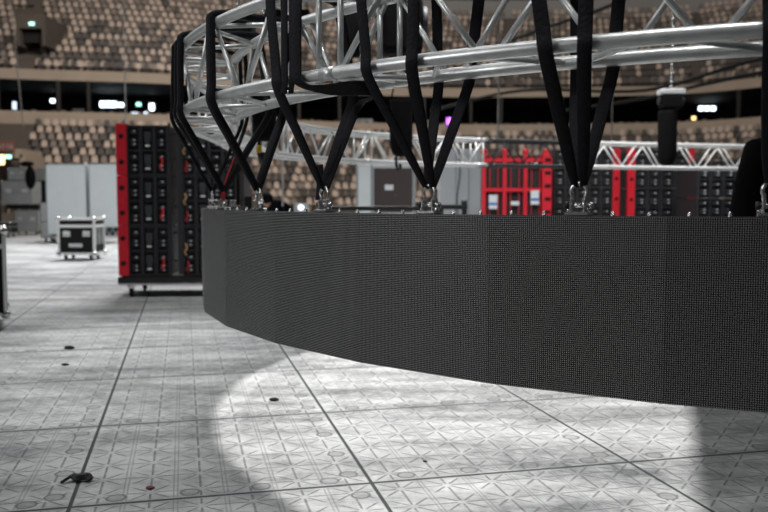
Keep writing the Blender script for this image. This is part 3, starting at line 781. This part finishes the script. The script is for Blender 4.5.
# ------------------------------------------------------------------ cases
def flight_case(name, label, x, y, w_, d_, h_, body, trim='trim', rz=0, wheels=True, lid=.82, cat='case', z=0, group=None, edge=.022, handles=True, plates=False):
    o = thing(name, label, cat, (x, y, z), rz, group); zb = .13 if wheels else 0
    MB().box((0, 0, zb + h_ / 2), (w_, d_, h_)).build('body', M[body], o, bevel=.006)
    e = MB(); q = edge
    for sx in (-1, 1):
        for sy in (-1, 1): e.box((sx * w_ / 2, sy * d_ / 2, zb + h_ / 2), (q, q, h_))
    for zz in (zb, zb + h_):
        for s_ in (-1, 1): e.box((0, s_ * d_ / 2, zz), (w_ + q, q, q)).box((s_ * w_ / 2, 0, zz), (q, d_ + q, q))
    if lid:
        zl = zb + h_ * lid
        for s_ in (-1, 1): e.box((0, s_ * d_ / 2, zl), (w_, q, q * 1.3)).box((s_ * w_ / 2, 0, zl), (q, d_, q * 1.3))
    e.build('edge_trim', M[trim], o, bevel=.004)
    for sx in (-1, 1):
        for sy in (-1, 1):
            for zz in (zb, zb + h_): MB().ball((sx * w_ / 2, sy * d_ / 2, zz), q * 1.25, 10).build('ball_corner', M['chrome'], o)
    if handles:
        for sx in (-.28, .28):
            hz = zb + h_ * .58
            dish = MB().box((sx * w_, -d_ / 2 - .004, hz), (w_ * .2, .014, h_ * .16)).build('handle_dish', M['trim'], o)
            MB().tube([(sx * w_ - w_ * .07, -d_ / 2 - .01, hz), (sx * w_ - w_ * .06, -d_ / 2 - .03, hz - .02), (sx * w_ + w_ * .06, -d_ / 2 - .03, hz - .02), (sx * w_ + w_ * .07, -d_ / 2 - .01, hz)], .008, 6).build('handle', M['greyd'], dish)
    if wheels:
        for sx in (-1, 1):
            for sy in (-1, 1):
                cx_, cy_ = sx * (w_ / 2 - .1), sy * (d_ / 2 - .1)
                wl = MB().cyl((cx_ - .02, cy_, .05), (cx_ + .02, cy_, .05), .05, 16).build('wheel', M['rub'], o)
                MB().box((cx_, cy_, .118), (.1, .1, .02)).box((cx_ - .028, cy_, .08), (.006, .05, .07)).box((cx_ + .028, cy_, .08), (.006, .05, .07)).build('caster_fork', M['chrome'], wl)
    return o
fc_ = flight_case('flight_case', 'black wheeled flight case with aluminium edges in front of grey cabinets', -6.12, 16.9, .70, .62, .69, 'caseblack', rz=R(1), edge=.045, lid=.80)
lp = MB().box((-.02, -.315, .30), (.26, .012, .07)).build('name_plate', M['white'], fc_)
for k in range(5): MB().box((-.11 + k * .046, -.3225, .30), (.012 + .008 * (k % 2), .006, .028)).build('print', M['casegrey'], lp)
for k in range(3): MB().box((.352, -.2 + k * .2, .48), (.012, .1, .34)).build('side_plate', M['casegrey'], fc_)
flight_case('flight_case', 'black aluminium edged case cut off by the picture edge, on the open floor', -4.03, 7.93, .75, .7, .78, 'caseblack', rz=R(25), edge=.035)
flight_case('stacked_case', 'low grey case topmost on the pile beside the grey cabinets', -12.55, 29.0, .60, .7, .42, 'casegrey', 'greyd', wheels=False, z=1.88, lid=0, edge=.015)
flight_case('stacked_case', 'wide grey case in the middle of the pile beside the cabinets', -12.55, 29.0, 1.02, .8, .78, 'casegrey', 'greyd', wheels=False, z=1.06, lid=.5, edge=.015)
flight_case('stacked_case', 'black case under the wide grey case in the pile', -12.4, 29.05, 1.1, .8, .14, 'caseblack', 'darkmetal', wheels=False, z=.90, lid=0, edge=.012, handles=False)
flight_case('stacked_case', 'grey case with two handles at the bottom of the pile', -12.25, 29.0, .80, .8, .72, 'casegrey', 'darkmetal', z=0, lid=0, edge=.015)
flight_case('stacked_case', 'small grey case standing on the black plinth at the cabinets side', -12.42, 30.6, .36, .5, .40, 'casegrey', 'greyd', wheels=False, z=1.93, lid=0, edge=.012, handles=False)
flight_case('plinth_case', 'tall dark case under the small grey case', -12.42, 30.6, .4, .6, 1.9, 'caseblack', 'darkmetal', wheels=False, z=0, lid=.5, edge=.012, handles=False)
flight_case('dark_case', 'dark grey low case tucked beside the tall grey cabinets', -9.62, 24.2, .36, .7, 1.0, 'casegrey', 'darkmetal', z=0, lid=.45, edge=.015, handles=False)
flight_case('dark_case', 'black case at the picture edge under the red block sign', -13.6, 28.3, .9, .8, 1.65, 'caseblack', 'darkmetal', z=0, lid=.6, edge=.012, handles=False)
flight_case('dark_case', 'low black trunk in front of the pile of grey cases', -12.6, 27.2, 1.1, .6, .34, 'caseblack', 'greyd', z=0, lid=.6, edge=.015, handles=False)
o = thing('black_bag', 'black sack hung over the top of the grey case pile', 'bag', (-12.0, 28.46, 1.5))
MB().ball((0, 0, .46), .2, 12, sc=(.9, .8, 2.0)).build('sack', M['bag'], o); MB().ball((-.12, 0, .92), .2, 10, sc=(1.3, .8, .5)).build('flap', M['bag'], o)

# tall grey cabinets
def tall_cabinet(x, y, w_, h_, label, foot, rz=0):
    o = thing('tall_cabinet', label, 'cabinet', (x, y, 0), rz)
    MB().box((0, .4, h_ / 2 + .12), (w_, .8, h_ - .24)).build('body', M['grey'], o, bevel=.01)
    MB().box((0, -.012, h_ / 2 + (.2 if foot else .12)), (w_ - .06, .02, h_ - (.50 if foot else .3))).build('door', M['grey'], o, bevel=.004)
    e = MB()
    for s_ in (-1, 1): e.box((s_ * (w_ / 2 - .015), -.005, h_ / 2 + .12), (.03, .04, h_ - .24))
    e.box((0, -.005, h_ - .015), (w_, .04, .03)); e.build('edge_trim', M['greyd'], o)
    MB().ball((w_ / 2 - .02, -.02, h_), .04, 8).build('corner', M['white'], o)
    if foot:
        f = MB().box((0, -.01, .19), (w_, .04, .05)).box((0, -.01, .46), (w_, .04, .04))
        for k in range(6):
            xa = -w_ / 2 + k * w_ / 6; f.tube([(xa, -.02, .2), (xa + w_ / 12, -.02, .45), (xa + w_ / 6, -.02, .2)], .014, 6)
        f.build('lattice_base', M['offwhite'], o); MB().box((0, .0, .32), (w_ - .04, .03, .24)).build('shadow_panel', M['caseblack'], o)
    for s_ in (-1, 1):
        for yy in (.1, .7): MB().cyl((s_ * (w_ / 2 - .15) - .02, yy, .06), (s_ * (w_ / 2 - .15) + .02, yy, .06), .06, 14).build('wheel', M['rub'], o)
    return o
tall_cabinet(-8.83, 23.3, 1.14, 2.20, 'tall pale grey cabinet behind the black flight case', False)
tall_cabinet(-7.66, 23.3, 1.10, 2.22, 'tall pale grey cabinet on a lattice base beside the red sided rack', True)
# white cabinet with the brown front
d = 14.0; x0 = (386 - 384) / F * d
o = thing('white_cabinet', 'pale cabinet with a brown front panel behind the silver shackle', 'cabinet', (x0, d, 0))
MB().box((0, .4, .95), (1.0, .8, 1.66)).build('body', M['offwhite'], o, bevel=.01)
bp_ = MB().box((.12, -.015, 1.36), (.64, .03, .74)).build('brown_panel', M['brown'], o, bevel=.004)
MB().box((.05, -.035, 1.41), (.14, .01, .09)).build('paper_label', M['white'], bp_); MB().ball((.16, -.035, 1.27), .012, 6).build('screw', M['chrome'], bp_)
MB().box((.12, -.02, .965), (.66, .04, .05)).build('sill', M['offwhite'], o); MB().box((.12, -.01, .85), (.62, .03, .15)).build('gap_panel', M['caseblack'], o)
e = MB()
for x in (-.485, -.235, .475): e.box((x, -.01, .95), (.03, .04, 1.66))
e.build('edge_trim', M['greyd'], o)
MB().box((-.36, -.012, .95), (.2, .02, 1.6)).build('side_door', M['grey'], o)
for s_ in (-.38, .38):
    for yy in (.12, .7): MB().cyl((s_ - .02, yy, .06), (s_ + .02, yy, .06), .06, 14).build('wheel', M['rub'], o)
# white wall panel cart
d = 15.5
o = thing('panel_cart', 'large white panel cart beside the red barred rack', 'cart', ((462 - 384) / F * d, d, 0))
MB().box((0, .3, 1.14), (.84, .5, 2.0)).build('panel', M['offwhite'], o, bevel=.01); MB().box((-.12, .04, 1.1), (.012, .02, 1.9)).box((.12, .04, 1.1), (.012, .02, 1.9)).build('panel_joint', M['greyd'], o)
MB().box((0, .3, .11), (.9, .56, .06)).build('base', M['darkmetal'], o)
for s_ in (-.36, .36):
    for yy in (.1, .5): MB().cyl((s_ - .02, yy, .045), (s_ + .02, yy, .045), .045, 12).build('wheel', M['rub'], o)
o = MB().tube(cat_rom([(1.32, 15.0, 2.2), (1.36, 15.0, 1.7), (1.30, 14.9, 1.2), (1.35, 14.9, .6), (1.4, 14.9, .012), (1.8, 14.7, .012)], 8), .012, 6).build('hanging_cable', M['rub']); tag(o, 'thin dark cable looping down in front of the white panel cart', 'cable')

# barrier rail in front of the cabinets
def rail(px0, px1, y, d, label):
    x0, x1 = (px0 - 384) / F * d, (px1 - 384) / F * d; h = EYE + (200 - y) / F * d; L_ = x1 - x0
    o = thing('work_rail', label, 'rail', ((x0 + x1) / 2, d, 0))
    MB().box((0, 0, h - .02), (L_, .06, .05)).build('top_rail', M['darkmetal'], o, bevel=.008); MB().box((0, 0, h - .35), (L_, .04, .04)).build('lower_rail', M['darkmetal'], o)
    for s_ in (-1, 1):
        MB().box((s_ * (L_ / 2 - .03), 0, h / 2 - .02), (.05, .05, h - .05)).build('leg', M['darkmetal'], o); MB().box((s_ * (L_ / 2 - .03), 0, .015), (.08, .5, .03)).build('foot', M['darkmetal'], o)
    MB().cyl((L_ / 2 - .03, 0, h), (L_ / 2 - .03, 0, h + .05), .03, 8).build('knob', M['darkmetal'], o)
rail(322, 421, 206.5, 9.0, 'long black rail standing in front of the brown fronted cabinet')
rail(438, 467, 205, 8.6, 'short black rail standing in front of the white panel cart')

# floodlit small items on the rear side of the screen: a lit spot head
o = thing('work_light', 'small white glowing work light just above the screen edge', 'lamp', ((301.5 - 384) / F * 9.5, 9.5, 0))
MB().box((0, 0, .02), (.4, .4, .04)).build('base', M['darkmetal'], o); MB().cyl((0, 0, .04), (0, 0, 1.05), .02, 8).build('pole', M['darkmetal'], o)
MB().box((0, 0, 1.10), (.16, .1, .13)).build('head', M['casegrey'], o); MB().cyl((0, -.05, 1.115), (0, -.06, 1.115), .035, 12).build('lens', M['lampdim'], o)
o = thing('wooden_prop', 'small raw wood upright with black pad near the steep slings', 'prop', ((254 - 384) / F * 8.4, 8.4, 0))
MB().box((.03, .03, .62), (.10, .08, 1.24)).build('post', M['wood'], o); MB().box((-.05, -.01, 1.17), (.07, .06, .13)).build('pad', M['caseblack'], o); MB().box((.03, .03, .02), (.4, .4, .04)).build('foot', M['wood'], o)

# ------------------------------------------------------------------ people
def skin_body(name, verts, edges, radii, m, parent, sub=2):
    me = bpy.data.meshes.new(name); me.from_pydata(verts, edges, []); me.materials.append(m)
    o = bpy.data.objects.new(name, me); COL.objects.link(o); o.parent = parent
    o.modifiers.new('skin', 'SKIN').use_smooth_shade = True
    for i, r_ in enumerate(radii):
        me.skin_vertices[0].data[i].radius = r_ if isinstance(r_, tuple) else (r_, r_)
    me.skin_vertices[0].data[0].use_root = True
    s_ = o.modifiers.new('sub', 'SUBSURF'); s_.levels = sub; s_.render_levels = sub
    return o
def person(name, label, loc, rz, bend=0.0, height=1.8, arm='down', skin='skin'):
    o = thing(name, label, 'person', loc, rz); k = height / 1.8
    hip = Vector((0, 0, .95))
    rot = Matrix.Rotation(bend, 3, 'X')
    T = lambda x, y, z: (rot @ (Vector((x, y, z)) - hip) + hip) * k      # the torso bends over the hips, figure faces -y
    G = lambda x, y, z: Vector((x, y, z)) * k
    V = []; E = []; Rr = []
    def add(p, r_, par=None):
        V.append(tuple(p)); Rr.append(r_ if isinstance(r_, tuple) else (r_ * k, r_ * k))
        if par is not None: E.append((par, len(V) - 1))
        return len(V) - 1
    pel = add(G(0, 0, .98), .135); wa = add(T(0, 0, 1.12), .13, pel); ch = add(T(0, .01, 1.32), .15, wa); nk = add(T(0, .0, 1.50), .06, ch)
    n2 = add(T(0, -.015, 1.56), .055, nk); hd = add(T(0, -.03, 1.66), .088, n2); tp = add(T(0, -.01, 1.74), .075, hd)
    hands = []
    for s_ in (-1, 1):
        sh_ = add(T(s_ * .175, .01, 1.37), .065, ch)
        if arm == 'down': el = G(s_ * .28, .05, 1.10); wr = G(s_ * .265, -.14, .92)
        else: el = T(s_ * .25, -.12, 1.20); wr = T(s_ * .12, -.33, 1.24)
        e_ = add(el, .047, sh_); w2 = add(wr, .034, e_)
        dv = (wr - el).normalized(); pm = add(wr + dv * .06 * k, .038, w2)
        hands.append((wr + dv * .07 * k, dv, s_))
        kn = add(G(s_ * .10, -.02, .50), .065, add(G(s_ * .10, 0, .86), .095, pel)); an = add(G(s_ * .10, .02, .09), .043, kn); add(G(s_ * .105, -.12, .045), .038, an)
    skin_body('body', V, E, Rr, M[skin], o)
    for hp, dv, s_ in hands:
        sd = dv.cross(Vector((0, 0, 1))).normalized(); dn = dv.cross(sd).normalized()
        for f_i, ln in enumerate((.075, .085, .08, .06)):
            b0 = hp + sd * (f_i - 1.5) * .019 * k
            MB().tube([b0, b0 + dv * ln * .45 * k - dn * .004, b0 + dv * ln * .8 * k - Vector((0, 0, .012)), b0 + dv * ln * k - Vector((0, 0, .028))], [.0095, .009, .0085, .006], 8).build('finger', M[skin], o)
        b0 = hp - sd * s_ * .03 * k - dv * .03
        MB().tube([b0, b0 - sd * s_ * .025 * k + dv * .02, b0 - sd * s_ * .03 * k + dv * .055], [.011, .010, .007], 8).build('thumb', M[skin], o)
    # clothes
    V, E, Rr = [], [], []
    c0 = add(G(0, 0, .93), .19); c1 = add(T(0, 0, 1.10), .20, c0); c2 = add(T(0, .01, 1.32), .200, c1); c3 = add(T(0, .01, 1.48), .115, c2)
    for s_ in (-1, 1):
        s1 = add(T(s_ * .20, .01, 1.37), .105, c2)
        if arm == 'down': el = G(s_ * .285, .055, 1.10); wr = G(s_ * .27, -.12, .93)
        else: el = T(s_ * .25, -.12, 1.20); wr = T(s_ * .13, -.31, 1.235)
        add(wr, .052, add(el, .082, s1))
    skin_body('hoodie', V, E, Rr, M['hood'], o)
    hb = MB().ball(T(0, .07, 1.545), .15 * k, 16, sc=(1.1, .85, .75)).build('hood', M['hood'], o)
    V, E, Rr = [], [], []
    q0 = add(G(0, 0, .95), .145)
    for s_ in (-1, 1): add(G(s_ * .10, .02, .10), .068, add(G(s_ * .10, -.02, .50), .08, add(G(s_ * .10, 0, .84), .108, q0)))
    skin_body('trousers', V, E, Rr, M['trouser'], o)
    for s_ in (-1, 1):
        MB().ball(G(s_ * .105, -.05, .055), .055 * k, 12, sc=(.85, 2.5, 1)).build('shoe', M['shoe'], o)
    hc = T(0, -.005, 1.70)
    MB().ball(hc, .103 * k, 16, sc=(.95, 1.06, .98)).build('hair', M['hair'], o)
    nz = rot @ Vector((0, -1, 0)); upv = rot @ Vector((0, 0, 1))
    fcx = T(0, -.03, 1.645)
    MB().tube([fcx + nz * .088 * k + upv * .02, fcx + nz * .112 * k - upv * .012, fcx + nz * .092 * k - upv * .02], [.008, .013, .008], 8).build('nose', M[skin], o)
    for s_ in (-1, 1):
        MB().ball(fcx + nz * .082 * k + Vector((s_ * .032, 0, 0)) * k + upv * .022, .012, 8).build('eye', M['hole'], o)
        MB().ball(fcx + Vector((s_ * .09 * k, 0, 0)), .026 * k, 8, sc=(.4, .7, 1.1)).build('ear', M[skin], o)
    MB().box(fcx + nz * .086 * k - upv * .05, (.045, .008, .009)).build('mouth', M['redsling'], o)
    return o
person('person', 'person in black hoodie standing behind the screen at the picture edge', (2.36, 4.85, 0), R(185), 0, 1.92)
person('person', 'distant crew person in black bending over behind the third shackle', ((291 - 384) / F * 15, 15, 0), R(-60), R(62), 1.72, 'fwd')

# ------------------------------------------------------------------ cables, wires, litter
def cable(name, label, pts, r_, m, cat, group=None):
    return tag(MB().tube(cat_rom(pts, 8), r_, 6).build(name, M[m]), label, cat, group)
cable('overhead_cable', 'upper of two thick dark cables sagging across the stand', [at(430, 112, 27), at(520, 92, 26), at(640, 92, 24), at(730, 68, 22), at(800, 50, 20)], .05, 'rub', 'cable')
cable('overhead_cable', 'lower of two thick dark cables sagging across the stand', [at(560, 112, 27), at(640, 100, 25), at(700, 86, 23), at(768, 72, 21), at(820, 60, 20)], .05, 'rub', 'cable')
cable('overhead_cable', 'dark cable crossing high over the upper seats', [at(470, 58, 30), at(540, 32, 28), at(600, 12, 26), at(640, -8, 25)], .06, 'rub', 'cable')
for px, y0, px2, y1, d, lb in ((15, -30, 26, 128, 30, 'slanting thin steel wire before the block sign'), (128, -30, 128, 125, 26, 'upright thin steel wire ending over the red sided rack'),
                               (610, -30, 610, 146, 18, 'upright thin pale wire between the two overhead cables'), (498, -30, 497, 143, 16, 'thin pale wire rising from the end of the black truss'),
                               (282, -30, 283, 206, 12, 'thin pale pole seen beside the steep slings')):
    cable('rigging_wire', lb, [at(px, y0, d), at((px + px2) / 2, (y0 + y1) / 2, d), at(px2, y1, d)], .022 if d > 20 else .016, 'steelwire', 'wire')
def fl_at(px, y):
    d = EYE * F / (y - 200) ; return Vector(((px - 384) / F * d, d, 0))
def floor_pt(px, py):
    p = math.atan(56 / F); x = (px - 384) / F; y = -(py - 256) / F
    r_ = Vector((x, math.cos(p) + y * math.sin(p), -math.sin(p) + y * math.cos(p))); return r_ * (-EYE / r_.z) + Vector((0, 0, EYE))
p = floor_pt(78, 482)
o = thing('cable_tie_scrap', 'black scrap of strap lying across the dark floor joint', 'scrap', (p.x, p.y, 0))
MB().strip(cat_rom([(-.055, -.02, .010), (-.03, .02, .02), (0, .0, .012), (.03, .02, .022), (.055, .0, .010)], 5), [Vector((.004, .022, 0))] * 21, .012).build('strap', M['rub'], o)
MB().box((.015, .012, .02), (.05, .03, .025), 0, Matrix.Rotation(.4, 3, 'Z')).build('buckle', M['darkmetal'], o, bevel=.004)
for (px, py, s_, m, lb) in ((69, 349, .03, 'rub', 'small black lump on the floor, the larger of two'), (65, 365.5, .02, 'darkmetal', 'tiny dark chip on the floor just beyond the black lump'),
                            (150, 489, .014, 'litter', 'little reddish brown scrap on the floor near the strap scrap'), (274, 401, .022, 'rub', 'dark sliver on the bright floor under the screen'), (425, 462, .008, 'rub', 'tiny black crumb on the brightly lit floor')):
    p = floor_pt(px, py); mb = MB().ball((0, 0, s_ * .45), s_, 10, sc=(1.4, .8, .5)).ball((s_ * .8, s_ * .3, s_ * .3), s_ * .6, 8, sc=(1, .8, .5))
    tag(mb.build('floor_scrap', M[m], loc=(p.x, p.y, 0)), lb, 'scrap')

# unseen lantern added round the floor spot; its plate blocks part of the beam
lan = thing('added_lantern', 'added black lantern with a light blocking plate hung high above the floor', 'lantern', SPOT)
ax = (AIM - SPOT).normalized()
rt = ax.cross(Vector((0, 1, 0))).normalized(); upv = rt.cross(ax)
tubeb = MB(); n = 24
v = []; f = []
for q, r_ in ((-.45, .16), (-.02, .16)):
    for k in range(n): v.append(ax * q + (rt * math.cos(2 * math.pi * k / n) + upv * math.sin(2 * math.pi * k / n)) * r_)
for k in range(n): f.append((k, (k + 1) % n, n + (k + 1) % n, n + k))
f.append(tuple(range(n)))
tubeb.add(v, f).build('housing', M['darkmetal'], lan)
def door(dist, side_pt, span, label='beam_blocker'):
    """flat light blocking plate whose inner edge passes through side_pt (offset across the beam)"""
BLOCK_DIST = .5
# inner edge of the added blocker is set to cast the shadow edge from (1.32,3.54) to (1.75,4.71)
def beam_at(px, py):
    g = floor_pt(px, py); t = (g - SPOT); return t * (BLOCK_DIST / t.dot(ax))
e0, e1 = beam_at(697, 500), beam_at(689, 405)
dirn = (e1 - e0).normalized(); outw = dirn.cross(ax).normalized()
if outw.dot(rt) < 0: outw = -outw
A = e0 - dirn * .25; B = e1 + dirn * .25
v = [A, B, B + outw * .3, A + outw * .3]; v += [p + ax * .004 for p in v]
MB().add(v, [(0, 1, 2, 3), (4, 5, 6, 7), (0, 1, 5, 4), (1, 2, 6, 5), (2, 3, 7, 6), (3, 0, 4, 7)]).build('beam_blocker', M['darkmetal'], lan)
MB().tube([-ax * .2 + rt * .17, -ax * .6 + rt * .2, -ax * .6 - rt * .2, -ax * .2 - rt * .17], .012, 8).build('yoke', M['darkmetal'], lan)
